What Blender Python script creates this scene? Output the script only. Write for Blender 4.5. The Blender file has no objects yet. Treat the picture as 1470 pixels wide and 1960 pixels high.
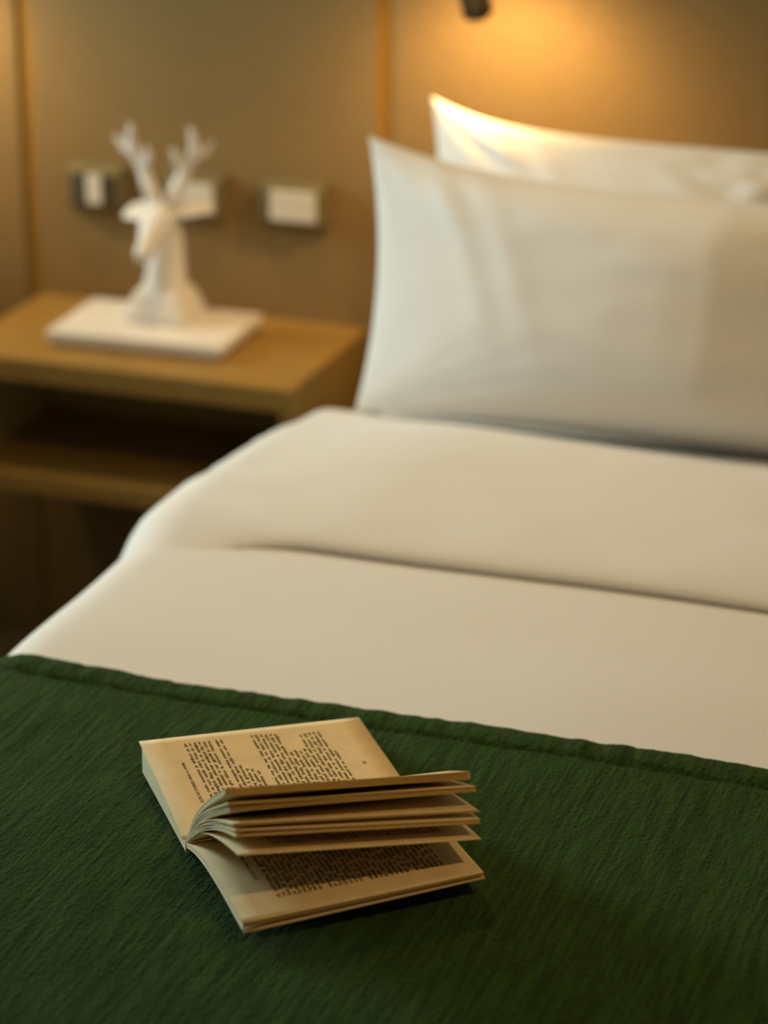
import bpy, bmesh, math, random
import numpy as np
from mathutils import Vector, Matrix, noise

random.seed(7)
scn = bpy.context.scene
COL = scn.collection
R = math.radians

# ------------------------------------------------------------------ camera
cam_d = bpy.data.cameras.new('camera')
cam = bpy.data.objects.new('camera', cam_d)
COL.objects.link(cam)
scn.camera = cam
YAW, PITCH = R(19.8), R(21.4)
cam.location = (0.0, 0.0, 1.615)
cam.rotation_euler = (math.pi / 2 - PITCH, 0.0, YAW)
cam_d.sensor_fit = 'HORIZONTAL'
cam_d.sensor_width = 24.0
cam_d.lens = 5100.0 / 1470.0 * 24.0
cam_d.clip_start = 0.05
cam_d.dof.use_dof = True
cam_d.dof.focus_distance = 2.12
cam_d.dof.aperture_fstop = 2.8
cam_d.dof.aperture_blades = 0

# ------------------------------------------------------------------ world, large lights, exposure
world = bpy.data.worlds.new('world')
scn.world = world
world.use_nodes = True
bg = world.node_tree.nodes['Background']
bg.inputs['Color'].default_value = (0.62, 0.80, 1.0, 1)
bg.inputs['Strength'].default_value = 0.6
scn.view_settings.view_transform = 'Standard'
scn.view_settings.look = 'None'
scn.view_settings.gamma = 1.0
scn.view_settings.exposure = 0.0
scn.view_settings.use_curve_mapping = False

WIN_Y0, WIN_Y1, WIN_Z0, WIN_Z1 = 2.32, 3.08, 0.60, 1.90
X_LEFT = -3.30

def area_light(name, loc, rot, sx, sy, watts, colour):
    d = bpy.data.lights.new(name, 'AREA')
    d.shape = 'RECTANGLE'
    d.size, d.size_y = sx, sy
    d.energy = watts
    d.color = colour
    o = bpy.data.objects.new(name, d)
    o.location = loc
    o.rotation_euler = rot
    COL.objects.link(o)
    return o

WINDOW_W = 87.0
CEIL_W = 54.0
HEAD_W = 51.0
SCONCE_W = 5.6
WARM = (1.0, 0.62, 0.24)
ORANGE = (1.0, 0.62, 0.25)
# daylight entering through the window in the left wall
area_light('window_left_offscreen', (X_LEFT - 0.12, (WIN_Y0 + WIN_Y1) / 2, (WIN_Z0 + WIN_Z1) / 2),
           (0, R(-90), 0), WIN_Z1 - WIN_Z0, WIN_Y1 - WIN_Y0, WINDOW_W, (0.80, 0.97, 1.0))

# ------------------------------------------------------------------ helpers
def tag(o, label, cat, group=None):
    o['label'] = label
    o['category'] = cat
    if group:
        o['group'] = group
    return o

def empty(name, loc, label=None, cat=None, group=None, rz=0.0):
    o = bpy.data.objects.new(name, None)
    o.empty_display_size = 0.05
    o.location = loc
    o.rotation_euler = (0, 0, rz)
    COL.objects.link(o)
    if label:
        tag(o, label, cat, group)
    return o

def link(name, me, mat, parent=None, smooth=True):
    o = bpy.data.objects.new(name, me)
    if mat is not None:
        for m in (mat if isinstance(mat, (list, tuple)) else [mat]):
            me.materials.append(m)
    COL.objects.link(o)
    if parent is not None:
        o.parent = parent
    if smooth:
        me.polygons.foreach_set('use_smooth', [True] * len(me.polygons))
    return o

def from_bm(name, bm, mat, parent=None, smooth=False):
    me = bpy.data.meshes.new(name)
    bmesh.ops.recalc_face_normals(bm, faces=bm.faces)
    bm.to_mesh(me)
    bm.free()
    return link(name, me, mat, parent, smooth)

def structure(o):
    o['kind'] = 'structure'
    return o

def bm_box(bm, c, s, bevel=0.0, seg=2, rot=None):
    m = Matrix.Translation(c)
    if rot is not None:
        m = m @ rot
    m = m @ Matrix.Diagonal((s[0], s[1], s[2], 1))
    g = bmesh.ops.create_cube(bm, size=1.0, matrix=m)
    if bevel > 0:
        es = list({e for v in g['verts'] for e in v.link_edges})
        bmesh.ops.bevel(bm, geom=es, offset=bevel, segments=seg, profile=0.5, affect='EDGES')

def box(name, lo, hi, mat, parent=None, bevel=0.0, seg=2):
    bm = bmesh.new()
    c = [(a + b) / 2 for a, b in zip(lo, hi)]
    s = [abs(b - a) for a, b in zip(lo, hi)]
    bm_box(bm, c, s, bevel, seg)
    return from_bm(name, bm, mat, parent)

def grid_mesh(name, P, mat, parent=None, closed=False):
    """P: array (n, m, 3) -> quad grid."""
    n, m = P.shape[:2]
    verts = P.reshape(-1, 3).tolist()
    faces = []
    for i in range(n - 1):
        for j in range(m - 1 + (1 if closed else 0)):
            j2 = (j + 1) % m
            faces.append((i * m + j, i * m + j2, (i + 1) * m + j2, (i + 1) * m + j))
    me = bpy.data.meshes.new(name)
    me.from_pydata(verts, [], faces)
    return link(name, me, mat, parent, True)

def bm_loft(bm, rings, cap=True):
    vs = [[bm.verts.new(p) for p in r] for r in rings]
    k = len(rings[0])
    for a, b in zip(vs[:-1], vs[1:]):
        for j in range(k):
            bm.faces.new((a[j], a[(j + 1) % k], b[(j + 1) % k], b[j]))
    if cap:
        bm.faces.new(vs[0][::-1])
        bm.faces.new(vs[-1])

def bm_tube(bm, pts, radii, k=10):
    pts = [Vector(p) for p in pts]
    rings = []
    ref = Vector((0.13, 0.97, 0.21))
    for i, p in enumerate(pts):
        t = (pts[min(i + 1, len(pts) - 1)] - pts[max(i - 1, 0)]).normalized()
        a = t.cross(ref).normalized()
        b = t.cross(a)
        rings.append([p + (a * math.cos(2 * math.pi * j / k) + b * math.sin(2 * math.pi * j / k)) * radii[i] for j in range(k)])
    bm_loft(bm, rings)

def smooth_path(ctrl, rad, n=6):
    pts, rs = [], []
    c = [Vector(p) for p in ctrl]
    for i in range(len(c) - 1):
        a0, a1, a2, a3 = c[max(i - 1, 0)], c[i], c[i + 1], c[min(i + 2, len(c) - 1)]
        for k in range(n):
            t = k / n
            pts.append(0.5 * ((2 * a1) + (a2 - a0) * t + (2 * a0 - 5 * a1 + 4 * a2 - a3) * t * t + (3 * a1 - a0 - 3 * a2 + a3) * t ** 3))
            rs.append(rad[i] * (1 - t) + rad[i + 1] * t)
    pts.append(c[-1]); rs.append(rad[-1])
    return pts, rs

def lathe(name, prof, mat, parent=None, k=40, smooth=True):
    bm = bmesh.new()
    rings = [[(r * math.cos(2 * math.pi * j / k), r * math.sin(2 * math.pi * j / k), z) for j in range(k)] for r, z in prof]
    bm_loft(bm, rings)
    return from_bm(name, bm, mat, parent, smooth)

# ------------------------------------------------------------------ materials
def material(name, colour, rough=0.6, spec=0.3, var=0.0, var_scale=20.0, bump=0.0, bump_scale=200.0,
             bump_dist=0.001, stretch=(1, 1, 1), sheen=0.0, metallic=0.0, detail=4.0):
    m = bpy.data.materials.new(name)
    m.use_nodes = True
    nt = m.node_tree
    p = nt.nodes['Principled BSDF']
    p.inputs['Base Color'].default_value = (*colour, 1)
    p.inputs['Roughness'].default_value = rough
    p.inputs['Specular IOR Level'].default_value = spec
    p.inputs['Metallic'].default_value = metallic
    if sheen:
        p.inputs['Sheen Weight'].default_value = sheen
        p.inputs['Sheen Roughness'].default_value = 0.5
    tc = nt.nodes.new('ShaderNodeTexCoord')
    mp = nt.nodes.new('ShaderNodeMapping')
    mp.inputs['Scale'].default_value = stretch
    nt.links.new(tc.outputs['Object'], mp.inputs['Vector'])
    if var > 0:
        n = nt.nodes.new('ShaderNodeTexNoise')
        n.inputs['Scale'].default_value = var_scale
        n.inputs['Detail'].default_value = detail
        nt.links.new(mp.outputs['Vector'], n.inputs['Vector'])
        r = nt.nodes.new('ShaderNodeValToRGB')
        r.color_ramp.elements[0].position = 0.3
        r.color_ramp.elements[1].position = 0.7
        r.color_ramp.elements[0].color = (*[c * (1 - var) for c in colour], 1)
        r.color_ramp.elements[1].color = (*[min(1, c * (1 + var)) for c in colour], 1)
        nt.links.new(n.outputs['Fac'], r.inputs['Fac'])
        nt.links.new(r.outputs['Color'], p.inputs['Base Color'])
    if bump > 0:
        n = nt.nodes.new('ShaderNodeTexNoise')
        n.inputs['Scale'].default_value = bump_scale
        n.inputs['Detail'].default_value = 2.0
        nt.links.new(mp.outputs['Vector'], n.inputs['Vector'])
        b = nt.nodes.new('ShaderNodeBump')
        b.inputs['Strength'].default_value = bump
        b.inputs['Distance'].default_value = bump_dist
        nt.links.new(n.outputs['Fac'], b.inputs['Height'])
        nt.links.new(b.outputs['Normal'], p.inputs['Normal'])
    return m

M = {}
M['linen'] = material('white_cotton', (0.82, 0.80, 0.77), 0.85, 0.15, var=0.015, var_scale=6, bump=0.25, bump_scale=900, bump_dist=0.0006, sheen=0.15)
M['pillow'] = material('white_pillow_cotton', (0.84, 0.82, 0.79), 0.85, 0.15, bump=0.2, bump_scale=700, bump_dist=0.0006, sheen=0.15)
M['mattress'] = material('mattress_ticking', (0.70, 0.68, 0.63), 0.9, 0.1, var=0.03)
M['wood'] = material('nightstand_oak', (0.33, 0.195, 0.046), 0.42, 0.4, var=0.16, var_scale=18, stretch=(1.2, 14, 14), bump=0.1, bump_scale=60, bump_dist=0.0005)
M['wood_side'] = M['wood']
M['trim'] = material('wood_trim', (0.33, 0.19, 0.030), 0.5, 0.3, var=0.1, var_scale=15, stretch=(12, 12, 1))
M['bedbase'] = material('bed_base_fabric', (0.035, 0.030, 0.022), 0.9, 0.1, var=0.1, bump=0.3, bump_scale=500)
M['carpet'] = material('dark_carpet', (0.095, 0.080, 0.052), 0.95, 0.05, var=0.25, var_scale=120, bump=0.6, bump_scale=400, bump_dist=0.003)
M['plaster'] = material('painted_plaster', (0.50, 0.44, 0.34), 0.85, 0.2, var=0.02, var_scale=3, bump=0.1, bump_scale=80)
M['ceiling'] = material('ceiling_paint', (0.62, 0.58, 0.50), 0.9, 0.1, var=0.01, var_scale=3)
M['ceramic'] = material('white_matt_ceramic', (0.83, 0.80, 0.75), 0.45, 0.4, var=0.01, var_scale=10)
M['slab'] = material('white_lacquer', (0.80, 0.77, 0.72), 0.4, 0.4, var=0.01, var_scale=8)
M['bronze'] = material('bronze_plate', (0.20, 0.160, 0.070), 0.42, 0.5, metallic=0.35, var=0.06, var_scale=30)
M['rocker'] = material('white_switch_plastic', (0.72, 0.68, 0.60), 0.4, 0.4, var=0.01)
M['socket'] = material('grey_socket_plastic', (0.075, 0.065, 0.035), 0.5, 0.4, var=0.02)
M['steel'] = material('dark_lamp_metal', (0.06, 0.055, 0.04), 0.4, 0.5, metallic=0.7, var=0.05)
M['frame'] = material('window_frame_paint', (0.55, 0.53, 0.48), 0.5, 0.4, var=0.02)
M['ink'] = material('printing_ink', (0.055, 0.042, 0.022), 0.8, 0.1, var=0.15, var_scale=60)
M['cover'] = material('paperback_cover', (0.62, 0.47, 0.26), 0.5, 0.3, var=0.04, var_scale=30)
M['tag'] = material('white_trim', (0.7, 0.68, 0.62), 0.6, 0.2, var=0.01)

def wall_fabric():
    m = bpy.data.materials.new('woven_wall_fabric')
    m.use_nodes = True
    nt = m.node_tree
    p = nt.nodes['Principled BSDF']
    p.inputs['Roughness'].default_value = 0.75
    p.inputs['Specular IOR Level'].default_value = 0.2
    tc = nt.nodes.new('ShaderNodeTexCoord')
    fac = []
    for st in ((60, 60, 900), (900, 900, 60)):
        mp = nt.nodes.new('ShaderNodeMapping')
        mp.inputs['Scale'].default_value = st
        nt.links.new(tc.outputs['Object'], mp.inputs['Vector'])
        n = nt.nodes.new('ShaderNodeTexNoise')
        n.inputs['Scale'].default_value = 1.0
        n.inputs['Detail'].default_value = 2
        nt.links.new(mp.outputs['Vector'], n.inputs['Vector'])
        fac.append(n)
    ad = nt.nodes.new('ShaderNodeMath')
    ad.operation = 'ADD'
    nt.links.new(fac[0].outputs['Fac'], ad.inputs[0])
    nt.links.new(fac[1].outputs['Fac'], ad.inputs[1])
    r = nt.nodes.new('ShaderNodeValToRGB')
    r.color_ramp.elements[0].position = 0.25
    r.color_ramp.elements[1].position = 0.75
    r.color_ramp.elements[0].color = (0.205, 0.134, 0.050, 1)
    r.color_ramp.elements[1].color = (0.325, 0.214, 0.084, 1)
    h = nt.nodes.new('ShaderNodeMath')
    h.operation = 'MULTIPLY'
    h.inputs[1].default_value = 0.5
    nt.links.new(ad.outputs[0], h.inputs[0])
    nt.links.new(h.outputs[0], r.inputs['Fac'])
    nt.links.new(r.outputs['Color'], p.inputs['Base Color'])
    b = nt.nodes.new('ShaderNodeBump')
    b.inputs['Strength'].default_value = 0.4
    b.inputs['Distance'].default_value = 0.0006
    nt.links.new(h.outputs[0], b.inputs['Height'])
    nt.links.new(b.outputs['Normal'], p.inputs['Normal'])
    return m
M['fabric'] = wall_fabric()

def throw_material():
    m = bpy.data.materials.new('green_crinkle_weave')
    m.use_nodes = True
    nt = m.node_tree
    p = nt.nodes['Principled BSDF']
    p.inputs['Roughness'].default_value = 0.9
    p.inputs['Specular IOR Level'].default_value = 0.1
    p.inputs['Sheen Weight'].default_value = 0.12
    p.inputs['Sheen Tint'].default_value = (0.35, 0.6, 0.2, 1)
    tc = nt.nodes.new('ShaderNodeTexCoord')
    def nz(st, det, dist=0.0):
        mp = nt.nodes.new('ShaderNodeMapping')
        mp.inputs['Scale'].default_value = st
        nt.links.new(tc.outputs['Object'], mp.inputs['Vector'])
        n = nt.nodes.new('ShaderNodeTexNoise')
        n.inputs['Scale'].default_value = 1.0
        n.inputs['Detail'].default_value = det
        n.inputs['Distortion'].default_value = dist
        nt.links.new(mp.outputs['Vector'], n.inputs['Vector'])
        return n
    crepe = nz((300, 190, 300), 2.0, 0.5)      # pebbly crinkle, drawn out along the warp
    streak = nz((260, 16, 260), 2.0)           # warp streaks
    fine = nz((1500, 1500, 1500), 1.0)
    def math_node(op, a, b):
        n = nt.nodes.new('ShaderNodeMath')
        n.operation = op
        for k, q in enumerate((a, b)):
            if isinstance(q, float):
                n.inputs[k].default_value = q
            else:
                nt.links.new(q, n.inputs[k])
        return n.outputs[0]
    hgt = math_node('ADD', crepe.outputs['Fac'], math_node('MULTIPLY', streak.outputs['Fac'], 0.7))
    hgt = math_node('ADD', hgt, math_node('MULTIPLY', fine.outputs['Fac'], 0.25))
    r = nt.nodes.new('ShaderNodeValToRGB')
    r.color_ramp.elements[0].position = 0.36
    r.color_ramp.elements[1].position = 0.66
    r.color_ramp.elements[0].color = (0.0200, 0.0440, 0.0080, 1)
    r.color_ramp.elements[1].color = (0.042, 0.088, 0.0155, 1)
    nt.links.new(streak.outputs['Fac'], r.inputs['Fac'])
    nt.links.new(r.outputs['Color'], p.inputs['Base Color'])
    b = nt.nodes.new('ShaderNodeBump')
    b.inputs['Strength'].default_value = 1.0
    b.inputs['Distance'].default_value = 0.0055
    nt.links.new(hgt, b.inputs['Height'])
    nt.links.new(b.outputs['Normal'], p.inputs['Normal'])
    return m
M['throw'] = throw_material()

def paper_material(name, colour, layered=False):
    m = bpy.data.materials.new(name)
    m.use_nodes = True
    nt = m.node_tree
    p = nt.nodes['Principled BSDF']
    p.inputs['Roughness'].default_value = 0.85
    p.inputs['Specular IOR Level'].default_value = 0.12
    tc = nt.nodes.new('ShaderNodeTexCoord')
    mp = nt.nodes.new('ShaderNodeMapping')
    mp.inputs['Scale'].default_value = (25, 25, 2600) if layered else (60, 60, 60)
    nt.links.new(tc.outputs['Object'], mp.inputs['Vector'])
    n = nt.nodes.new('ShaderNodeTexNoise')
    n.inputs['Scale'].default_value = 1.0
    n.inputs['Detail'].default_value = 3
    nt.links.new(mp.outputs['Vector'], n.inputs['Vector'])
    r = nt.nodes.new('ShaderNodeValToRGB')
    k = 0.16 if layered else 0.05
    r.color_ramp.elements[0].position = 0.3
    r.color_ramp.elements[1].position = 0.7
    r.color_ramp.elements[0].color = (*[c * (1 - k) for c in colour], 1)
    r.color_ramp.elements[1].color = (*[min(1, c * (1 + k)) for c in colour], 1)
    nt.links.new(n.outputs['Fac'], r.inputs['Fac'])
    nt.links.new(r.outputs['Color'], p.inputs['Base Color'])
    b = nt.nodes.new('ShaderNodeBump')
    b.inputs['Strength'].default_value = 0.35 if layered else 0.08
    b.inputs['Distance'].default_value = 0.0003
    nt.links.new(n.outputs['Fac'], b.inputs['Height'])
    nt.links.new(b.outputs['Normal'], p.inputs['Normal'])
    return m
M['page'] = paper_material('aged_page', (0.88, 0.68, 0.385))
M['page_end'] = paper_material('page_head_edges', (0.82, 0.70, 0.44), True)
M['page_fore'] = paper_material('toned_fore_edge', (0.66, 0.40, 0.12), True)

def glass_pane():
    m = bpy.data.materials.new('window_glass')
    m.use_nodes = True
    nt = m.node_tree
    out = nt.nodes['Material Output']
    nt.nodes.remove(nt.nodes['Principled BSDF'])
    t = nt.nodes.new('ShaderNodeBsdfTransparent')
    t.inputs['Color'].default_value = (0.96, 0.98, 0.97, 1)
    g = nt.nodes.new('ShaderNodeBsdfGlossy')
    g.inputs['Roughness'].default_value = 0.03
    x = nt.nodes.new('ShaderNodeMixShader')
    x.inputs[0].default_value = 0.06
    nt.links.new(t.outputs[0], x.inputs[1])
    nt.links.new(g.outputs[0], x.inputs[2])
    nt.links.new(x.outputs[0], out.inputs['Surface'])
    return m
M['glass'] = glass_pane()

def lit(name, colour, strength):
    m = bpy.data.materials.new(name)
    m.use_nodes = True
    p = m.node_tree.nodes['Principled BSDF']
    p.inputs['Base Color'].default_value = (0.8, 0.7, 0.5, 1)
    p.inputs['Emission Color'].default_value = (*colour, 1)
    p.inputs['Emission Strength'].default_value = strength
    return m
M['bulb'] = lit('warm_bulb', ORANGE, 6.0)

# ------------------------------------------------------------------ the room
WALL_Y = 3.24
X_RIGHT, Y_FRONT, Z_CEIL = 2.2, -1.9, 2.6

structure(box('floor', (X_LEFT - 0.2, Y_FRONT - 0.2, -0.1), (X_RIGHT + 0.2, WALL_Y + 0.2, 0.0), M['carpet']))
structure(box('ceiling', (X_LEFT - 0.2, Y_FRONT - 0.2, Z_CEIL), (X_RIGHT + 0.2, WALL_Y + 0.2, Z_CEIL + 0.1), M['ceiling']))
structure(box('wall_right', (X_RIGHT, Y_FRONT, 0), (X_RIGHT + 0.12, WALL_Y, Z_CEIL), M['plaster']))
structure(box('wall_front', (X_LEFT - 0.12, Y_FRONT - 0.12, 0), (X_RIGHT + 0.12, Y_FRONT, Z_CEIL), M['plaster']))

# left wall with the window opening
bm = bmesh.new()
def seg(lo, hi):
    bm_box(bm, [(a + b) / 2 for a, b in zip(lo, hi)], [b - a for a, b in zip(lo, hi)])
seg((X_LEFT - 0.12, Y_FRONT, 0), (X_LEFT, WIN_Y0, Z_CEIL))
seg((X_LEFT - 0.12, WIN_Y1, 0), (X_LEFT, WALL_Y, Z_CEIL))
seg((X_LEFT - 0.12, WIN_Y0, 0), (X_LEFT, WIN_Y1, WIN_Z0))
seg((X_LEFT - 0.12, WIN_Y0, WIN_Z1), (X_LEFT, WIN_Y1, Z_CEIL))
structure(from_bm('wall_left', bm, M['plaster']))
win = empty('window_1', (X_LEFT, (WIN_Y0 + WIN_Y1) / 2, WIN_Z0))
structure(win)
def rel(o, parent):
    """keep world coordinates of mesh data while parenting to an offset Empty"""
    o.parent = parent
    o.matrix_parent_inverse = Matrix.LocRotScale(parent.location, parent.rotation_euler, None).inverted()
    return o
bm = bmesh.new()
for lo, hi in (((-0.06, WIN_Y0, WIN_Z0), (-0.01, WIN_Y0 + 0.04, WIN_Z1)), ((-0.06, WIN_Y1 - 0.04, WIN_Z0), (-0.01, WIN_Y1, WIN_Z1)),
               ((-0.06, WIN_Y0, WIN_Z0), (-0.01, WIN_Y1, WIN_Z0 + 0.04)), ((-0.06, WIN_Y0, WIN_Z1 - 0.04), (-0.01, WIN_Y1, WIN_Z1))):
    lo = (X_LEFT + lo[0], lo[1], lo[2]); hi = (X_LEFT + hi[0], hi[1], hi[2])
    seg(lo, hi)
rel(from_bm('window_frame', bm, M['frame']), win)
rel(box('pane', (X_LEFT - 0.038, WIN_Y0 + 0.04, WIN_Z0 + 0.04), (X_LEFT - 0.034, WIN_Y1 - 0.04, WIN_Z1 - 0.04), M['glass']), win)

# headboard wall: backing with proud fabric panels and recessed wooden strips between them
wall = structure(box('wall_back', (X_LEFT - 0.12, WALL_Y + 0.012, 0), (X_RIGHT + 0.12, WALL_Y + 0.14, Z_CEIL), M['plaster']))
SEAMS = [-2.98, -1.691, -1.166, 0.12, 1.40]
SW = 0.0095
edges = [X_LEFT] + SEAMS + [X_RIGHT]
for a, b in zip(edges[:-1], edges[1:]):
    box('base_panel', (a + (SW if a != X_LEFT else 0), WALL_Y, 0.0), (b - (SW if b != X_RIGHT else 0), WALL_Y + 0.012, 0.345), M['fabric'], wall, 0.0015, 1)
    box('panel', (a + (SW if a != X_LEFT else 0), WALL_Y, 0.35), (b - (SW if b != X_RIGHT else 0), WALL_Y + 0.012, Z_CEIL), M['fabric'], wall, 0.0015, 1)
for s in SEAMS:
    box('trim_strip', (s - SW, WALL_Y + 0.006, 0.0), (s + SW, WALL_Y + 0.012, 0.35), M['trim'], wall)
    box('trim_strip', (s - SW, WALL_Y + 0.006, 0.35), (s + SW, WALL_Y + 0.012, Z_CEIL), M['trim'], wall)

# ------------------------------------------------------------------ lamps
LAMP_Y = -0.198
TIP = R(34)                          # head tipped towards the wall                      # lamp head stands off the wall on its arm
def sconce(x, label, group, light_name):
    root = empty('reading_lamp', (x, WALL_Y, 1.045), label, 'lamp', group)
    bm = bmesh.new()
    bm_box(bm, (0, -0.009, 0.06), (0.06, 0.018, 0.10), 0.004)
    from_bm('wall_mount', bm, M['steel'], root)
    bm = bmesh.new()
    bm_tube(bm, *smooth_path([(0, -0.015, 0.06), (0, -0.06, 0.080), (0, -0.10, 0.078), (0, LAMP_Y + 0.008, 0.05), (0, LAMP_Y, 0.0)], [0.0055] * 5), k=12)
    from_bm('arm', bm, M['steel'], root, True)
    s = lathe('lamp_shade', [(0.006, 0.008), (0.014, 0.006), (0.017, 0.0), (0.019, -0.050), (0.0165, -0.050), (0.015, -0.022), (0.004, -0.022)], M['steel'], root)
    s.location = (0, LAMP_Y, 0)
    s.rotation_euler = (TIP, 0, 0)
    b = lathe('bulb', [(0.002, -0.024), (0.011, -0.028), (0.014, -0.040), (0.009, -0.049), (0.002, -0.051)], M['bulb'], root, 24)
    b.location = (0, LAMP_Y, 0)
    b.rotation_euler = (TIP, 0, 0)
    d = bpy.data.lights.new(light_name, 'SPOT')
    d.energy = SCONCE_W
    d.color = ORANGE
    d.spot_size = R(160)
    d.spot_blend = 0.8
    d.shadow_soft_size = 0.016
    o = bpy.data.objects.new(light_name, d)
    o.location = (x, WALL_Y + LAMP_Y + 0.058 * math.sin(TIP), 1.045 - 0.058 * math.cos(TIP))
    o.rotation_euler = (TIP, 0, 0)
    COL.objects.link(o)
    return root
sconce(-0.985, 'dark metal reading lamp on the wall above the white pillows', 'reading lamps beside the beds', 'reading_lamp_light')
sconce(-1.875, 'dark metal reading lamp on the wall beyond the nightstand, away from the pillows', 'reading lamps beside the beds', 'reading_lamp_left_offscreen')

def downlight(pos, aim, watts, cone, soft, label):
    pos = Vector(pos)
    dl = empty('ceiling_downlight', pos, label, 'lamp', 'recessed ceiling downlights')
    lathe('trim_ring', [(0.05, 0.0), (0.07, 0.0), (0.068, -0.008), (0.05, -0.008)], M['tag'], dl)
    lathe('lens', [(0.001, -0.002), (0.05, -0.002), (0.05, -0.005), (0.001, -0.005)], M['bulb'], dl)
    d = bpy.data.lights.new('ceiling_downlight_offscreen', 'SPOT')
    d.energy = watts
    d.color = WARM
    d.spot_size = R(cone)
    d.spot_blend = 1.0
    d.shadow_soft_size = soft
    o = bpy.data.objects.new('ceiling_downlight_offscreen', d)
    o.location = pos - Vector((0, 0, 0.03))
    o.rotation_euler = (Vector(aim) - pos).to_track_quat('-Z', 'Y').to_euler()
    COL.objects.link(o)
downlight((0.60, 1.20, Z_CEIL), (-0.78, 2.35, 0.6), CEIL_W, 60, 0.06, 'round recessed warm downlight in the ceiling beside the foot of the bed')
downlight((-1.30, 2.72, Z_CEIL), (-1.02, 2.55, 0.6), HEAD_W, 80, 0.06, 'round recessed warm downlight in the ceiling above the pillows')

# ------------------------------------------------------------------ bed
BX0, BX1 = -1.115, 0.045           # outer faces of the draped bedding
BY0, BY1 = 1.16, 3.22
bed = empty('bed', ((BX0 + BX1) / 2, (BY0 + BY1) / 2, 0), 'bed with white mattress on a dark upholstered base against the panelled wall', 'bed')
rel(box('bed_base', (BX0 + 0.05, BY0 + 0.06, 0.05), (BX1 - 0.05, BY1, 0.32), M['bedbase'], None, 0.01), bed)
for x in (BX0 + 0.12, BX1 - 0.12):
    for y in (BY0 + 0.14, BY1 - 0.1):
        bm = bmesh.new()
        bm_box(bm, (x, y, 0.0255), (0.06, 0.06, 0.051), 0.004)
        rel(from_bm('leg', bm, M['bedbase']), bed)
rel(box('mattress', (BX0 + 0.075, BY0 + 0.075, 0.32), (BX1 - 0.075, BY1, 0.575), M['mattress'], None, 0.05, 5), bed)

def section(s, off, zlow=0.24, top=0.600):
    """cross-section of cloth over the bed: s in metres from the left hem; returns x, z, nx, nz"""
    rr = 0.058
    x0, x1 = BX0, BX1
    zt = top
    lside = zt - rr - zlow
    arc = rr * math.pi / 2
    w = (x1 - rr) - (x0 + rr)
    if s < lside:
        flare = 0.015 * ((lside - s) / lside) ** 1.5
        return x0 - flare - off, zlow + s, -1.0, 0.0
    s -= lside
    if s < arc:
        a = math.pi - s / rr
        return x0 + rr + (rr + off) * math.cos(a), zt - rr + (rr + off) * math.sin(a), math.cos(a), math.sin(a)
    s -= arc
    if s < w:
        return x0 + rr + s, zt + off, 0.0, 1.0
    s -= w
    if s < arc:
        a = math.pi / 2 - s / rr
        return x1 - rr + (rr + off) * math.cos(a), zt - rr + (rr + off) * math.sin(a), math.cos(a), math.sin(a)
    s -= arc
    flare = 0.015 * (min(1, s / lside)) ** 1.5
    return x1 + off + flare, zt - rr - s, 1.0, 0.0

def section_len(zlow=0.24, top=0.600):
    rr = 0.058
    return 2 * (top - rr - zlow) + rr * math.pi + (BX1 - BX0 - 2 * rr)

def smooth01(t):
    t = max(0.0, min(1.0, t))
    return t * t * (3 - 2 * t)
def fbm(x, y, z, f, amp):
    return noise.noise(Vector((x * f, y * f, z * f))) * amp

def bed_wave(x, y):
    return (noise.noise(Vector((x * 3.0 + 4.1, y * 3.0, 1.7))) * 0.004
            + noise.noise(Vector((x * 2.0 + 1.3, y * 9.0, 5.2))) * 0.0022)

def cloth(name, ys, hs, off, mat, parent=None, zlow=0.24, ds=0.012, extra=None, top=0.600):
    """ys, hs: rows along the bed with an added outward offset for each row"""
    L = section_len(zlow, top)
    n = int(L / ds) + 1
    P = np.zeros((len(ys), n, 3))
    for i, (y, h) in enumerate(zip(ys, hs)):
        for j in range(n):
            s = L * j / (n - 1)
            x, z, nx, nz = section(s, 0.0, zlow, top)
            d = off + h + bed_wave(x, y) * max(0.25, nz)
            yy = y
            if extra:
                e = extra(x, y, s, nz, i)
                d += e[0]
                yy += e[1]
            P[i, j] = (x + nx * d, yy, z + nz * d)
    return grid_mesh(name, P, mat, parent)

# duvet: main sheet plus the turned-back cuff below the pillows
duvet = empty('duvet', ((BX0 + BX1) / 2, 2.0, 0.24), 'white cotton duvet turned back below the pillows', 'duvet')
FOOT = BY0 + 0.055
ys = [FOOT + (2.76 - FOOT) * i / 150 for i in range(151)]
def duvet_extra(x, y, s, nz, i):
    t = max(0.0, (y - 2.62) / 0.14)
    return (-0.012 * t - 0.004 * smooth01((1.975 - y) / 0.03), 0.0)     # pressed down under the throw
dv = cloth('duvet_body', ys, [0.0] * len(ys), 0.0, M['linen'], None, extra=duvet_extra)
rel(dv, duvet)
# the end of the duvet rounds over the foot of the bed and hangs down
prof = [(FOOT + 0.02, 0.597)] + [(FOOT - 0.058 * math.sin(a), 0.5385 + 0.058 * math.cos(a)) for a in [math.pi / 2 * k / 8 for k in range(9)]]
prof += [(FOOT - 0.058 - 0.012 * k / 6, 0.5385 - 0.30 * k / 6) for k in range(1, 7)]
P = np.zeros((len(prof), 81, 3))
for i, (py, pz) in enumerate(prof):
    for j in range(81):
        x = BX0 + 0.004 + (BX1 - BX0 - 0.008) * j / 80
        e = 0.058 - min(x - BX0, BX1 - x, 0.058)
        r = 0.058 - math.sqrt(max(0.0, 0.058 ** 2 - e * e))
        P[i, j] = (x, py + r * min(1, i / 9), pz - r * (1 - min(1, i / 12)) + 0.002 * noise.noise(Vector((x * 8, pz * 5, 3))))
rel(grid_mesh('duvet_end', P, M['linen']), duvet)
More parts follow.
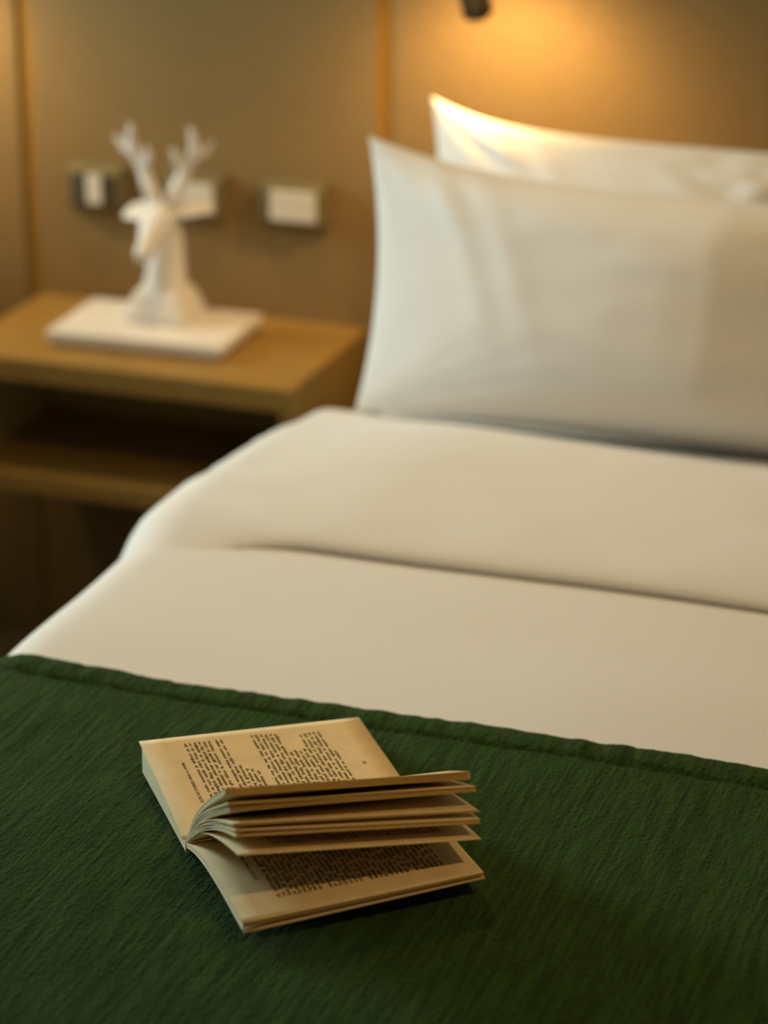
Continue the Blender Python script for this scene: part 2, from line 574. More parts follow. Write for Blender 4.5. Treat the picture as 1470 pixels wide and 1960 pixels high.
cuff_prof = [(2.345, 0.000), (2.322, 0.0005), (2.311, 0.0025), (2.308, 0.006), (2.3095, 0.0100), (2.315, 0.0138), (2.326, 0.0170),
             (2.345, 0.0192), (2.37, 0.0205)]
cuff_prof += [(2.37 + 0.25 * i / 24, 0.0205 + 0.004 * math.sin(math.pi * i / 24)) for i in range(1, 25)]
cuff_prof += [(2.64, 0.0185), (2.66, 0.0150), (2.68, 0.0105), (2.70, 0.0055), (2.72, 0.0), (2.735, -0.006)]
def cuff_extra(x, y, s, nz, i):
    d = fbm(x * 0.55, y * 2.4, 2.0, 7.0, 0.0026)
    d += fbm(x * 0.8, y * 3.0, 7.0, 15.0, 0.0012)
    f = max(0.0, 1.0 - abs(y - 2.31) / 0.05)
    e = f * (0.006 * noise.noise(Vector((x * 3.0, 0.4, 9.0))) + 0.012 * (x + 0.75))
    d *= 1 if y > 2.33 else 0.3
    # the lip melts into the duvet towards the left edge of the bed
    m = 1 - smooth01((x + 1.055) / 0.16) if s < 0.9 else 0.0
    if i <= 8:
        y_l = 2.25 + 0.12 * i / 8
        h_l = 0.0205 * smooth01(i / 8) - 0.001
        e = e * (1 - m) + (y_l - y) * m
        d = d * (1 - m) + (h_l - cuff_prof[i][1]) * m
    # narrower towards the pillows
    if s < 0.9:
        d -= 0.040 * smooth01((y - 2.36) / 0.34) * (1 - nz)
        d -= 0.011 * smooth01((y - 2.34) / 0.2) * (1 - smooth01((x + 1.08) / 0.22))
    return (d, e)
cf = cloth('duvet_cuff', [p[0] for p in cuff_prof], [p[1] for p in cuff_prof], 0.0, M['linen'], None, extra=cuff_extra, ds=0.01, zlow=0.26)
rel(cf, duvet)

# ------------------------------------------------------------------ green throw
THROW_Y1 = 1.984
def throw_h(y):
    d = THROW_Y1 - y
    h = 0.0018
    if d < 0.030:
        h += 0.0030 * math.sin(math.pi * min(1, max(0, d / 0.030))) ** 0.5
    if 0.030 <= d < 0.037:
        h -= 0.0024 * math.sin(math.pi * (d - 0.030) / 0.007)
    return h
ys, hs = [], []
ys += [THROW_Y1 - 0.004, THROW_Y1 + 0.001, THROW_Y1 + 0.0025, THROW_Y1 + 0.001]
hs += [-0.005, -0.002, 0.000, 0.0015]
y = THROW_Y1 - 0.001
while y > 1.225:
    ys.append(y)
    hs.append(throw_h(y))
    y -= 0.0040 if y < THROW_Y1 - 0.05 else 0.0022
def throw_extra(x, y, s, nz, i):
    d = fbm(x * 1.0, y * 0.45, 3.0, 170.0, 0.0006) + fbm(x, y * 0.25, 8.0, 60.0, 0.0007)
    d += fbm(x * 1.0, y * 0.7, 1.0, 14.0, 0.0016)
    e = 0.0022 * noise.noise(Vector((x * 9.0, 3.3, 0.0))) + 0.0012 * noise.noise(Vector((x * 60.0, 7.3, 0.0)))
    e *= max(0.0, 1 - (THROW_Y1 - y) / 0.05)
    if THROW_Y1 - y < 0.032:      # puckered hem
        d += 0.0016 * noise.noise(Vector((x * 70.0, y * 18.0, 4.4)))
    return (d, e)
th = cloth('throw_blanket', ys, hs, 0.0, M['throw'], None, zlow=0.20, ds=0.0045, extra=throw_extra)
tag(th, 'dark green crinkled throw blanket laid across the white bed', 'blanket')

# ------------------------------------------------------------------ pillows
def pillow(name, cx, y0, y1, z0, hw, h, T, label, seed, dip=0.13, crest=0.0, dexp=2.0):
    lean = math.atan2(y1 - y0, h)
    H = Vector((0, math.sin(lean), math.cos(lean)))
    N = Vector((0, -math.cos(lean), math.sin(lean)))
    n = 97
    hh = h / 2
    root = empty(name, (cx, y0, z0), label, 'pillow', 'white pillows leaning on the headboard wall')
    bm = bmesh.new()
    front, back = {}, {}
    for i in range(n):
        for j in range(n):
            a = -1 + 2 * i / (n - 1)
            b = -1 + 2 * j / (n - 1)
            # ease samples towards the edges
            a = math.sin(a * math.pi / 2)
            b = math.sin(b * math.pi / 2)
            x = hw * a * (1 - 0.048 * (1 - b * b)) * (1 + 0.026 * b)
            yb = hh * b
            if b > 0:
                yb *= 1 - dip * (1 - abs(a) ** dexp) * b
            else:
                yb *= 1 - 0.05 * (1 - a * a) * -b
            t = (max(0.0, 1 - abs(a) ** 2.1) * max(0.0, 1 - abs(b) ** 2.4)) ** 0.56
            if crest:      # firm ridge down the middle, flat flank towards the window
                q = (a + 1) / (1 + crest) if a < crest else (1 - a) / (1 - crest)
                ramp = q * (1.9 - 0.9 * q) if a < crest else q * (1.28 - 0.28 * q)
                t = (ramp + 1e-9) ** 0.85 * max(0.0, 1 - abs(b) ** (3.4 if b > 0 else 3.0)) ** 0.55
            # fullness sinks towards the bottom
            full = T * (1.0 + 0.12 * -b)
            w = 0.0
            cd = min((abs(a) - 1) ** 2 + (abs(b) - 1) ** 2, 2.0)
            ang = math.atan2(1 - abs(b), 1 - abs(a) + 1e-6)
            sx = seed + (3.1 if a > 0 else 0) + (5.7 if b > 0 else 0)
            w += (0.0065 if b > 0 else 0.0025) * noise.noise(Vector((ang * 5.5, sx, math.sqrt(cd) * 0.8))) * math.exp(-cd * 1.6) * min(1, t * 3)
            w += 0.003 * noise.noise(Vector((a * 2.2 + seed, b * 2.0, 2.0))) * t
            w += 0.0012 * noise.noise(Vector((a * 7 + seed, b * 5.0, 6.0))) * t
            if not crest:       # puckers in the slack upper part of the case
                w += 0.013 * noise.noise(Vector((a * 9.0 + b * 4.0, b * 5.0 - a * 3.0, seed))) * math.exp(-(((a - 0.22) / 0.34) ** 2 + ((b - 0.55) / 0.35) ** 2))
            if b > -0.6:       # folds hanging from the upper corners
                for c0, amp in ((0.80, 0.0036), (0.66, 0.0024)):
                    cc = c0 - 0.16 * (1 - b)
                    w += amp * math.exp(-((abs(a) - cc) / 0.05) ** 2) * smooth01((b + 0.6) / 0.7) * min(1.0, t * 2.5)
            base = Vector((x, 0, 0)) + H * (yb + hh)
            th_f = full * 0.52 * t
            pf = base + N * (th_f + w)
            pb = base - N * (full * 0.48 * t)
            front[i, j] = bm.verts.new(pf)
            edge = i in (0, n - 1) or j in (0, n - 1)
            back[i, j] = front[i, j] if edge else bm.verts.new(pb)
    for i in range(n - 1):
        for j in range(n - 1):
            bm.faces.new((front[i, j], front[i + 1, j], front[i + 1, j + 1], front[i, j + 1]))
            q = [back[i, j], back[i, j + 1], back[i + 1, j + 1], back[i + 1, j]]
            if len(set(q)) == 4 and not all(v in (front[i, j], front[i, j + 1], front[i + 1, j + 1], front[i + 1, j]) for v in q):
                bm.faces.new(q)
    from_bm('pillowcase', bm, M['pillow'], root, True)
    return root
pil_front = pillow('pillow', -0.640, 2.745, 2.855, 0.594, 0.394, 0.318, 0.200, 'plump white pillow standing in front of the other one', 1.0, 0.25, crest=0.10, dexp=3.0)
pil_back = pillow('pillow', -0.642, 2.955, 3.075, 0.590, 0.390, 0.325, 0.150, 'white pillow standing behind the other one, against the headboard wall', 9.0, 0.22, dexp=5.0)

# ------------------------------------------------------------------ nightstand
NX0, NX1, NY0, NZ1, NZ0 = -1.680, -1.190, 2.960, 0.530, 0.342
ns = empty('nightstand', ((NX0 + NX1) / 2, WALL_Y, NZ0), 'wooden open-fronted wall-hung nightstand between the wall panels beside the bed', 'nightstand')
TH = 0.032
rel(box('top', (NX0, NY0, NZ1 - TH), (NX1, WALL_Y, NZ1), M['wood'], None, 0.002), ns)
rel(box('side_panel', (NX1 - 0.018, NY0 + 0.001, NZ0 + 0.026), (NX1, WALL_Y, NZ1 - TH), M['wood'], None, 0.0015), ns)
rel(box('side_panel', (NX0, NY0 + 0.001, NZ0 + 0.026), (NX0 + 0.018, WALL_Y, NZ1 - TH), M['wood'], None, 0.0015), ns)
rel(box('bottom_shelf', (NX0, NY0 + 0.001, NZ0), (NX1, WALL_Y, NZ0 + 0.026), M['wood'], None, 0.002), ns)
rel(box('back_panel', (NX0 + 0.018, WALL_Y - 0.012, NZ0 + 0.026), (NX1 - 0.018, WALL_Y, NZ1 - TH), M['wood']), ns)


# white slab under the deer
sl = empty('display_slab', (-1.443, 3.104, NZ1), 'flat white rectangular slab lying on the nightstand under the deer bust', 'slab')
bm = bmesh.new()
bm_box(bm, (0, 0, 0.0035), (0.232, 0.146, 0.007), 0.0015)
from_bm('foot_rim', bm, M['slab'], sl)
bm = bmesh.new()
bm_box(bm, (0, 0, 0.0145), (0.248, 0.158, 0.015), 0.003, 3)
from_bm('slab_body', bm, M['slab'], sl)
sl.rotation_euler = (0, 0, R(2.0))

# ------------------------------------------------------------------ deer bust
DZ = NZ1 + 0.022
deer = empty('deer_bust', (-1.440, 3.130, DZ), 'white ceramic deer head bust with antlers standing on the white slab', 'figurine', None, R(3))
# local axes: +x viewer's right, -y forward (facing), z up
bm = bmesh.new()
def sq_ring(hw, z, c=0.15, y0=0.0):
    r = hw * c
    pts = []
    for sx, sy in ((1, -1), (1, 1), (-1, 1), (-1, -1)):
        cx, cy = sx * (hw - r), sy * (hw - r)
        a0 = math.atan2(sy, sx) - math.pi / 4
        for k in range(4):
            a = a0 + k * math.pi / 6
            pts.append((cx + r * math.cos(a), y0 + cy + r * math.sin(a), z))
    return pts
bm_loft(bm, [sq_ring(0.0420, 0.0), sq_ring(0.0432, 0.002), sq_ring(0.0430, 0.012), sq_ring(0.0410, 0.016), sq_ring(0.0365, 0.028), sq_ring(0.0325, 0.038), sq_ring(0.0305, 0.041)])
from_bm('plinth', bm, M['ceramic'], deer)

def ell(c, ax, ay, rx, ry, k=20, sq=1.0):
    c, ax, ay = Vector(c), Vector(ax).normalized(), Vector(ay).normalized()
    out = []
    for j in range(k):
        a = 2 * math.pi * j / k
        ca, sa = math.cos(a), math.sin(a)
        ca = math.copysign(abs(ca) ** sq, ca)
        sa = math.copysign(abs(sa) ** sq, sa)
        out.append(c + ax * rx * ca + ay * ry * sa)
    return out
bm = bmesh.new()
X = (1, 0, 0)
# neck: flares at the chest, rises and leans to the nape
neck = [((0.000, 0.002, 0.034), (0, 1, 0.0), 0.0310, 0.0310), ((0.001, 0.002, 0.044), (0, 1, 0.05), 0.0300, 0.0310), ((0.002, 0.004, 0.060), (0, 1, 0.1), 0.0265, 0.0305),
        ((0.002, 0.006, 0.080), (0, 1, 0.15), 0.0245, 0.0300), ((0.002, 0.008, 0.100), (0, 1, 0.2), 0.0230, 0.0290), ((0.001, 0.008, 0.120), (0, 1, 0.25), 0.0215, 0.0265),
        ((0, 0.004, 0.138), (0, 1, 0.3), 0.0200, 0.0225), ((0, -0.002, 0.152), (0, 1, 0.3), 0.0160, 0.0160), ((0, -0.004, 0.158), (0, 1, 0.3), 0.008, 0.008)]
bm_loft(bm, [ell(c, X, ay, rx, ry) for c, ay, rx, ry in neck])
# head: from the poll forward and down to the muzzle
d = Vector((0, -0.925, -0.380))
nrm = Vector((0, -0.380, 0.925))
p0 = Vector((0, 0.006, 0.143))
head = [(0.000, 0.010, 0.010, 0.0), (0.006, 0.0185, 0.0175, 0.0), (0.020, 0.0235, 0.0210, -0.001), (0.034, 0.0225, 0.0205, -0.002), (0.046, 0.0190, 0.0185, -0.003),
        (0.058, 0.0150, 0.0160, -0.004), (0.070, 0.0128, 0.0140, -0.005), (0.080, 0.0125, 0.0128, -0.006), (0.088, 0.0110, 0.0108, -0.007), (0.093, 0.0065, 0.0065, -0.008)]
bm_loft(bm, [ell(p0 + d * t + nrm * o, X, nrm, rx, ry) for t, rx, ry, o in head])
# brow ridges and cheeks
for sx in (-1, 1):
    c = p0 + d * 0.030 + nrm * 0.011 + Vector((sx * 0.0145, 0, 0))
    bmesh.ops.create_uvsphere(bm, u_segments=12, v_segments=8, radius=0.0068, matrix=Matrix.Translation(c))
    c = p0 + d * 0.034 - nrm * 0.010 + Vector((sx * 0.012, 0, 0))
    bmesh.ops.create_uvsphere(bm, u_segments=12, v_segments=8, radius=0.010, matrix=Matrix.Translation(c))
# nostril pad
bmesh.ops.create_uvsphere(bm, u_segments=12, v_segments=8, radius=0.0085, matrix=Matrix.Translation(p0 + d * 0.088 - nrm * 0.002))
# ears: cupped leaves
def ear(sx, tip, rootp, wid):
    a, b = Vector(rootp), Vector(tip)
    ax = (b - a).normalized()
    upv = Vector((0, -0.55, 0.83))
    side = ax.cross(upv).normalized()
    upv = side.cross(ax).normalized()
    rings = []
    for t, w in ((0.0, 0.45), (0.15, 0.75), (0.35, 1.0), (0.6, 0.95), (0.8, 0.65), (0.93, 0.32), (1.0, 0.08)):
        c = a.lerp(b, t)
        rings.append([c + side * wid * w * math.cos(2 * math.pi * k / 14) + upv * (0.0045 * w * math.sin(2 * math.pi * k / 14) + 0.004 * w * math.cos(2 * math.pi * k / 14) ** 2) for k in range(14)])
    bm_loft(bm, rings)
ear(1, (0.072, 0.012, 0.153), (0.010, 0.002, 0.144), 0.0155)
ear(-1, (-0.052, -0.012, 0.138), (-0.012, 0.002, 0.147), 0.0165)
body = from_bm('head_and_neck', bm, M['ceramic'], deer, True)
rm = body.modifiers.new('remesh', 'REMESH')
rm.mode = 'VOXEL'
rm.voxel_size = 0.0016
rm.use_smooth_shade = True
sm = body.modifiers.new('smooth', 'SMOOTH')
sm.factor = 0.5
sm.iterations = 5
dg = bpy.context.evaluated_depsgraph_get()
dg.update()
me = bpy.data.meshes.new_from_object(body.evaluated_get(dg))
body.modifiers.clear()
body.data = me
me.polygons.foreach_set('use_smooth', [True] * len(me.polygons))
# eyes
for sx in (-1, 1):
    bm = bmesh.new()
    c = p0 + d * 0.034 + nrm * 0.0085 + Vector((sx * 0.0178, 0, 0))
    bmesh.ops.create_uvsphere(bm, u_segments=12, v_segments=8, radius=0.0036, matrix=Matrix.Translation(c))
    from_bm('eye', bm, M['ceramic'], deer, True)

for sx in (-1, 1):
    k = sx
    bm = bmesh.new()
    beam = [(k * 0.010, 0.002, 0.150), (k * 0.020, 0.008, 0.176), (k * 0.031, 0.014, 0.203), (k * 0.044, 0.012, 0.228), (k * 0.042, 0.006, 0.258)]
    bm_tube(bm, *smooth_path(beam, [0.0105, 0.0094, 0.0086, 0.0076, 0.0034]), k=12)
    bm_tube(bm, *smooth_path([(k * 0.040, 0.014, 0.217), (k * 0.057, 0.016, 0.226), (k * 0.068, 0.014, 0.241)], [0.0064, 0.0054, 0.0026]), k=10)
    bm_tube(bm, *smooth_path([(k * 0.029, 0.013, 0.199), (k * 0.020, 0.008, 0.214), (k * 0.018, 0.002, 0.230)], [0.0066, 0.0056, 0.0028]), k=10)
    bm_tube(bm, *smooth_path([(k * 0.015, 0.004, 0.163), (k * 0.016, -0.012, 0.172), (k * 0.018, -0.020, 0.184)], [0.0055, 0.0045, 0.0020]), k=10)
    from_bm('antler', bm, M['ceramic'], deer, True)

# ------------------------------------------------------------------ wall plates
def frustum(bm, w, h, y0, y1, inset):
    """rectangular frame front: outer box at y0 narrowing to y1 (towards the room)"""
    o = [(-w / 2, y0, -h / 2), (w / 2, y0, -h / 2), (w / 2, y0, h / 2), (-w / 2, y0, h / 2)]
    i = [(-w / 2 + inset, y1, -h / 2 + inset), (w / 2 - inset, y1, -h / 2 + inset), (w / 2 - inset, y1, h / 2 - inset), (-w / 2 + inset, y1, h / 2 - inset)]
    bm_loft(bm, [o, i])
def plate(x0, x1, z0, z1, kind, label):
    w, h = x1 - x0, z1 - z0
    root = empty('wall_plate', ((x0 + x1) / 2, WALL_Y, (z0 + z1) / 2), label, 'switch' if kind != 'socket' else 'socket', 'plates on the wall above the nightstand')
    bm = bmesh.new()
    bm_box(bm, (0, -0.0035, 0), (w, 0.007, h), 0.001, 1)
    frustum(bm, w, h, -0.007, -0.022, 0.011)
    from_bm('plate_frame', bm, M['bronze'], root)
    if kind == 'switch':
        bm = bmesh.new()
        bm_box(bm, (0.004, -0.0230, 0), (w - 0.032, 0.006, h - 0.022), 0.0015, 2)
        from_bm('rocker', bm, M['rocker'], root)
    else:
        bm = bmesh.new()
        bm_box(bm, (0, -0.0225, 0), (w - 0.022, 0.004, h - 0.022), 0.0015, 2)
        s = from_bm('socket_face', bm, M['socket'], root)
        bm = bmesh.new()
        bm_box(bm, (0.004, -0.0255, 0), (0.022, 0.005, h - 0.024), 0.0015, 2)
        from_bm('rocker', bm, M['rocker'], root)
plate(-1.628, -1.538, 0.662, 0.727, 'socket', 'bronze wall plate with a narrow pale strip in its dark face, behind the deer')
plate(-1.484, -1.391, 0.663, 0.726, 'switch', 'bronze wall plate with a broad white rocker, partly behind the deer')
plate(-1.340, -1.243, 0.664, 0.727, 'switch', 'bronze wall plate with a broad white rocker, between the deer and the pillows')

# ------------------------------------------------------------------ open paperback
BS = Vector((-0.771, 1.684, 0.612))
BH = 0.192
def frame(deg):
    a = R(deg)
    U = Vector((math.cos(a), math.sin(a), 0))
    return U, Vector((U.y, -U.x, 0))
UF, VF = frame(41.0)
UA, VA = frame(38.5)
book = empty('open_book', (BS.x, BS.y, 0.608), 'yellowed paperback lying open with fanned pages on the green throw', 'book')
BO = Vector((BS.x, BS.y, 0.608))

def bez(p0, p1, p2, p3, t):
    s = 1 - t
    return tuple(s ** 3 * a + 3 * s * s * t * b + 3 * s * t * t * c + t ** 3 * e for a, b, c, e in zip(p0, p1, p2, p3))

def profile(root, tip, a0, l0, a1, l1):
    p1 = (root[0] + l0 * math.cos(R(a0)), root[1] + l0 * math.sin(R(a0)))
    p2 = (tip[0] - l1 * math.cos(R(a1)), tip[1] - l1 * math.sin(R(a1)))
    return root, p1, p2, tip

def surf(pn, pf, U, V, u0=0.0, u1=BH):
    """ruled sheet between a near and a far profile -> function (t, w) giving the local point"""
    def f(t, w, up=0.0):
        a = bez(*pn, t)
        b = bez(*pf, t)
        v = a[0] * (1 - w) + b[0] * w
        z = a[1] * (1 - w) + b[1] * w
        p = BS + U * (u0 + (u1 - u0) * w) + V * v + Vector((0, 0, z + up))
        return p - BO
    return f

def sheet_stack(name, tops, parent, mats, nt=22, nw=10, thick=0.0006):
    """several thin closed sheets in one mesh; materials: page, head edge, fore-edge"""
    bm = bmesh.new()
    for f in tops:
        top, bot = {}, {}
        for i in range(nt + 1):
            for k in range(nw + 1):
                t, w = i / nt, k / nw
                p = f(t, w)
                q = f(min(1, t + 0.01), w) - f(max(0, t - 0.01), w)
                r = f(t, min(1, w + 0.01)) - f(t, max(0, w - 0.01))
                n = q.cross(r).normalized()
                if n.z > 0:
                    n = -n
                top[i, k] = bm.verts.new(p)
                bot[i, k] = bm.verts.new(p + n * thick)
        for i in range(nt):
            for k in range(nw):
                bm.faces.new((top[i, k], top[i + 1, k], top[i + 1, k + 1], top[i, k + 1])).material_index = 0
                bm.faces.new((bot[i, k], bot[i, k + 1], bot[i + 1, k + 1], bot[i + 1, k])).material_index = 0
        for i in range(nt):
            bm.faces.new((top[i, 0], bot[i, 0], bot[i + 1, 0], top[i + 1, 0])).material_index = 1
            bm.faces.new((top[i, nw], top[i + 1, nw], bot[i + 1, nw], bot[i, nw])).material_index = 1
        for k in range(nw):
            bm.faces.new((top[nt, k], bot[nt, k], bot[nt, k + 1], top[nt, k + 1])).material_index = 2
            bm.faces.new((top[0, k], top[0, k + 1], bot[0, k + 1], bot[0, k])).material_index = 2
    me = bpy.data.meshes.new(name)
    bmesh.ops.recalc_face_normals(bm, faces=bm.faces)
    bm.to_mesh(me)
    bm.free()
    o = link(name, me, mats, parent, False)
    for p in me.polygons:
        p.use_smooth = p.material_index == 0
    return o
PM = [M['page'], M['page_end'], M['page_fore']]

def block(name, ft, fb, mats, parent, nt=24, nw=12):
    """solid stack of pages between a top and a bottom surface"""
    bm = bmesh.new()
    top = {(i, k): bm.verts.new(ft(i / nt, k / nw)) for i in range(nt + 1) for k in range(nw + 1)}
    bot = {(i, k): bm.verts.new(fb(i / nt, k / nw)) for i in range(nt + 1) for k in range(nw + 1)}
    for i in range(nt):
        for k in range(nw):
            bm.faces.new((top[i, k], top[i + 1, k], top[i + 1, k + 1], top[i, k + 1])).material_index = 0
            bm.faces.new((bot[i, k], bot[i, k + 1], bot[i + 1, k + 1], bot[i + 1, k])).material_index = 0
        bm.faces.new((top[i, 0], bot[i, 0], bot[i + 1, 0], top[i + 1, 0])).material_index = 1
        bm.faces.new((top[i, nw], top[i + 1, nw], bot[i + 1, nw], bot[i, nw])).material_index = 1
    for k in range(nw):
        bm.faces.new((top[nt, k], bot[nt, k], bot[nt, k + 1], top[nt, k + 1])).material_index = 2
        bm.faces.new((top[0, k], top[0, k + 1], bot[0, k + 1], bot[0, k])).material_index = 2
    me = bpy.data.meshes.new(name)
    bmesh.ops.recalc_face_normals(bm, faces=bm.faces)
    bm.to_mesh(me)
    bm.free()
    o = link(name, me, mats, parent, False)
    for p in me.polygons:
        p.use_smooth = p.material_index == 0
    return o

# block A: the thick half lying away from the fan
A_near = profile((-0.001, 0.004), (-0.1405, 0.0235), 165, 0.04, 173, 0.05)
A_far = profile((-0.001, 0.003), (-0.1510, 0.0105), 172, 0.04, 176, 0.05)
A_nb = profile((-0.001, -0.006), (-0.1415, -0.004), 180, 0.04, 180, 0.04)
A_fb = profile((-0.001, -0.006), (-0.1510, -0.004), 180, 0.04, 180, 0.04)
fA = surf(A_near, A_far, UA, VA)
fAb = surf(A_nb, A_fb, UA, VA)
blkA = block('page_block', fA, fAb, PM, book)
fA2 = surf(profile((-0.001, 0.0046), (-0.1415, 0.0242), 165, 0.04, 173, 0.05), profile((-0.001, 0.0036), (-0.1522, 0.0112), 172, 0.04, 176, 0.05), UA, VA, -0.0022, BH + 0.0005)
topA = sheet_stack('loose_page', [fA2], book, PM, thick=0.0004)

# fanned bundles: near tip, far tip (v, z) read from the gutter; count of sheets; spread below
def bundle(near, far, a0n, a1n, a0f, a1f, n, dn, df, thick=0.0007, l0=0.055, l1=0.045, gap=0.0):
    tops = []
    for i in range(n):
        s = i / max(1, n - 1)
        r0 = (0.001 + 0.0008 * s + gap, 0.004 - 0.0006 * s)
        tn = (near[0] + dn[0] * s, near[1] + dn[1] * s)
        tf = (far[0] + df[0] * s, far[1] + df[1] * s)
        pn = profile(r0, tn, a0n - 3 * s, l0, a1n, l1)
        pf = profile(r0, tf, a0f - 3 * s, l0, a1f, l1)
        tops.append(surf(pn, pf, UF, VF, random.uniform(-0.0004, 0.0004), BH + random.uniform(-0.0006, 0.0006)))
    o = sheet_stack('page_bundle', tops, book, PM, thick=thick)
    return o, tops
b1, _ = bundle((0.106, 0.1005), (0.115, 0.0835), 60, 36, 55, 24, 6, (0.0010, -0.0040), (0.0010, -0.0055))
b2, _ = bundle((0.1125, 0.0925), (0.125, 0.0755), 56, 32, 50, 20, 3, (0.0006, -0.0012), (0.0010, -0.0030))
b2b, _ = bundle((0.1140, 0.0888), (0.1255, 0.0735), 53, 31, 49, 19, 3, (0.0010, -0.0022), (0.0004, -0.0012))
b3, _ = bundle((0.1230, 0.0800), (0.132, 0.0590), 50, 22, 46, 10, 2, (0.0004, -0.0010), (0.0004, -0.0010))
b4, _ = bundle((0.1270, 0.0765), (0.1345, 0.0525), 47, 20, 42, 9, 2, (0.0004, -0.0008), (0.0004, -0.0008))
b4b, _ = bundle((0.1290, 0.0732), (0.1355, 0.0505), 44, 17, 40, 8, 2, (0.0004, -0.0006), (0.0002, -0.0006))
b5, t5 = bundle((0.1340, 0.0592), (0.138, 0.0372), 42, 10, 34, 6, 1, (0, 0), (0, 0), thick=0.0004, l0=0.05, l1=0.05)

# block C: the thin half in front, its far corner lifted
C_near = profile((0.001, 0.002), (0.1420, 0.0068), 22, 0.045, -6, 0.05)
C_far = profile((0.001, 0.002), (0.1430, 0.0112), 15, 0.045, 2, 0.05)
C_nb = profile((0.001, -0.001), (0.1415, 0.0028), 20, 0.045, -6, 0.05)
C_fb = profile((0.001, -0.001), (0.1428, 0.0090), 14, 0.045, 2, 0.05)
fC = surf(C_near, C_far, UF, VF)
fCb = surf(C_nb, C_fb, UF, VF)
blkC = block('page_block', fC, fCb, [M['page'], M['page'], M['page_fore']], book)

# cover: one bent card under both halves
def card(name, fn, thick):
    return sheet_stack(name, [fn], book, [M['cover']] * 3, thick=thick)
cvC = card('back_cover', surf(profile((0.001, -0.0018), (0.1427, -0.0010), 20, 0.045, -6, 0.05), profile((0.001, -0.0020), (0.1440, 0.0068), 12, 0.045, 4, 0.05), UF, VF, 0.0002, BH + 0.001), 0.0006)
cvA = card('front_cover', surf(profile((0.0, -0.0062), (-0.1415, -0.0042), 180, 0.04, 180, 0.04), profile((0.0, -0.0062), (-0.152, -0.0042), 180, 0.04, 180, 0.04), UA, VA, 0.0, BH + 0.0005), 0.0006)

# ---- printed text, laid on the paper
LET = 'eeeaaaaooosssrrrnnniiiddlltttcuummpbqvhgyfj'
def word(n):
    return ''.join(random.choice(LET) for _ in range(n))
def text_mesh(s, size, bold=0.014):
    c = bpy.data.curves.new('t', 'FONT')
    c.body = s
    c.size = size
    c.offset = size * bold
    c.resolution_u = 2
    c.fill_mode = 'FRONT'
    o = bpy.data.objects.new('t', c)
    COL.objects.link(o)
    dg = bpy.context.evaluated_depsgraph_get()
    dg.update()
    me = bpy.data.meshes.new_from_object(o.evaluated_get(dg))
    co = np.zeros(len(me.vertices) * 3)
    me.vertices.foreach_get('co', co)
    co = co.reshape(-1, 3)
    faces = [tuple(p.vertices) for p in me.polygons]
    bpy.data.objects.remove(o)
    bpy.data.curves.remove(c)
    bpy.data.meshes.remove(me)
    return co, faces
def line_of(width, size, justify=True, fixed=None):
    """glyph geometry for one line filling a width"""
    if fixed is None:
        ws, n = [], 0
        target = width / (size * 0.53)
        while n < target - 2:
            k = random.choice((2, 2, 3, 4, 5, 5, 6, 7, 8, 9))
            k = min(k, max(2, int(target - n)))
            ws.append(word(k))
            n += k + 1.2
        fixed = '  '.join(ws)
    co, fa = text_mesh(fixed, size)
    if len(co) and justify:
        co[:, 0] *= width / max(1e-6, co[:, 0].max())
    return co, fa
def print_text(parent, lines, place):
    V, F = [], []
    for u, s0, width, size, fixed, just in lines:
        co, fa = line_of(width, size, just, fixed)
        b = len(V)
        for x, y, _ in co:
            V.append(place(u - y, s0 + x))
        F += [tuple(b + i for i in f) for f in fa]
    me = bpy.data.meshes.new('printed_text')
    me.from_pydata([tuple(v) for v in V], [], F)
    o = link('printed_text', me, M['ink'], parent, False)
    return o

# page on block A: lines start at the gutter and run outward
def place_A(u, s):
    w = (u + 0.0022) / (BH + 0.0027)
    t = s / 0.1460
    # invert the bezier: use v fraction by bisection
    lo, hi = 0.0, 1.0
    for _ in range(14):
        m = (lo + hi) / 2
        pv = -(bez(*profile((-0.001, 0.0046), (-0.1415, 0.0242), 165, 0.04, 173, 0.05), m)[0])
        if pv < s:
            lo = m
        else:
            hi = m
    return fA2((lo + hi) / 2, w, 0.00025)
P = 0.0041
SZ = 0.0040
G0, G1 = 0.030, 0.1300
L = [(0.0262, 0.042, 0.060, 0.0036, 'LOS ACTORES VAN A VIVIR', True)]
u = 0.0352
for k in range(6):
    L.append((u, G0, G1 - G0, SZ, None, True)); u += P
u += P * 0.6
for k in range(2):
    L.append((u, G0, G1 - G0, SZ, None, True)); u += P
for k, e in enumerate((0.088, 0.082, 0.080, 0.076)):
    L.append((u, G0, e - G0, SZ, None, True)); u += P
u += P * 1.6
for k, e in enumerate((0.052, 0.131, 0.131, 0.131, 0.130, 0.130, 0.129)):
    if k == 0:
        continue
    L.append((u, G0, e - G0, SZ, None, True)); u += P
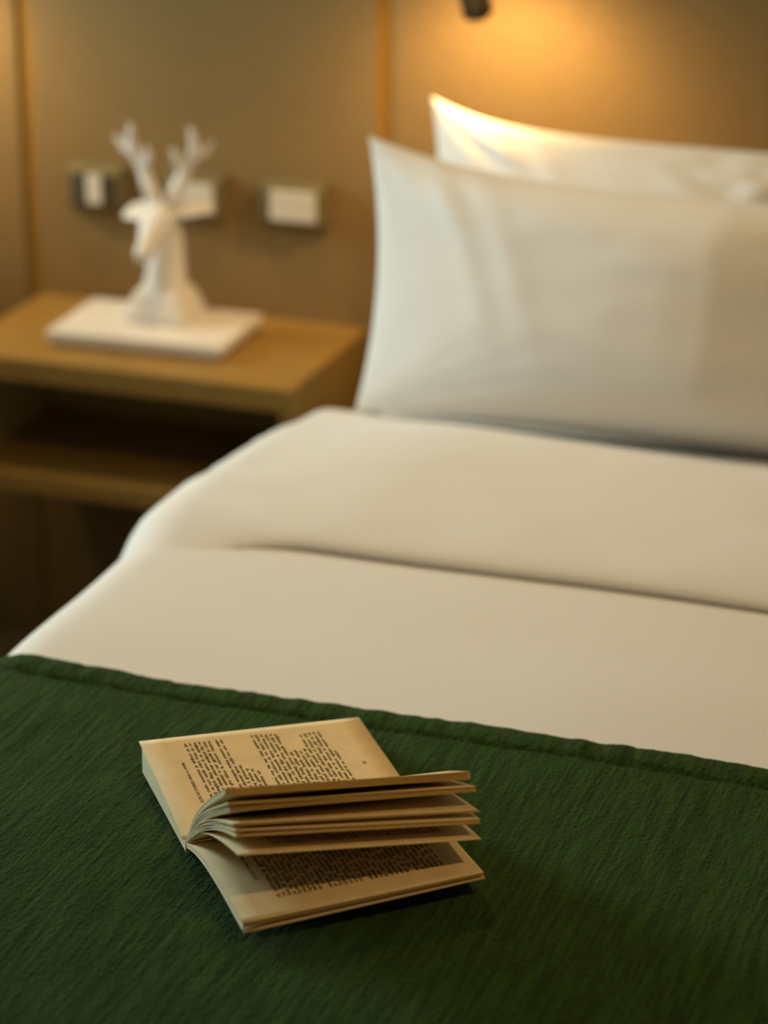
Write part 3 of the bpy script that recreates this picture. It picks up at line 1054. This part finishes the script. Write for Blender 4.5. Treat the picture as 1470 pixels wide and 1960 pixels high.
for k, e in enumerate((0.099, 0.100, 0.098, 0.101)):
    L.append((u, G0, e - G0, SZ, None, True)); u += P
for k, e in enumerate((0.123, 0.124, 0.125, 0.126, 0.125)):
    L.append((u, G0, e - G0, SZ, None, True)); u += P
L.append((u, G0, 0.062, SZ, None, True))
L.append((0.1725, 0.066, 0.004, 0.0036, '33', True))
print_text(topA, L, place_A)

# page on block C: lines run from the fore-edge to the gutter
def place_C(u, s):
    w = u / BH
    v = 0.1425 - s
    lo, hi = 0.0, 1.0
    for _ in range(14):
        m = (lo + hi) / 2
        if bez(*C_near, m)[0] < v:
            lo = m
        else:
            hi = m
    return fC((lo + hi) / 2, w, 0.00025)
L = [(0.0285, 0.050, 0.055, 0.0036, 'LOS ACTORES VAN A VIVIR', True)]
u = 0.0375
first = [0.008] + [0.0] * 40
for k in range(33):
    ind = 0.006 if k in (9, 17, 26) else 0.0
    L.append((u, 0.0225 + ind, 0.098 - ind, 0.0047, None, True)); u += P
print_text(blkC, L, place_C)

# text on the underside page of the hanging leaf is the upper face of bundle 5
f5 = t5[0]
def place_5(u, s):
    w = u / BH
    return f5(max(0.0, min(1.0, 1 - s / 0.150)), w, 0.00025)
L = []
u = 0.036
for k in range(33):
    L.append((u, 0.020, 0.100, SZ, None, True)); u += P
print_text(b5, L, place_5)

# ------------------------------------------------------------------ the twin bed on the other side of the nightstand (beyond the frame)
def copy_tree(o, parent=None, dx=0.0):
    c = o.copy()
    COL.objects.link(c)
    c.parent = parent
    if parent is None:
        c.location.x += dx
    else:
        c.matrix_parent_inverse = o.matrix_parent_inverse.copy()
    for ch in list(o.children):
        copy_tree(ch, c, dx)
    return c
TWIN = -1.795
for src, lab in ((bed, 'second bed with white mattress on a dark base, beyond the nightstand under the window'),
                 (duvet, 'white cotton duvet on the second bed, under the window'),
                 (th, 'dark green throw blanket on the second bed, with no book on it'),
                 (pil_front, 'plump white pillow at the front on the second bed, by the window'),
                 (pil_back, 'white pillow at the back on the second bed, by the window')):
    c = copy_tree(src, None, TWIN)
    c['label'] = lab
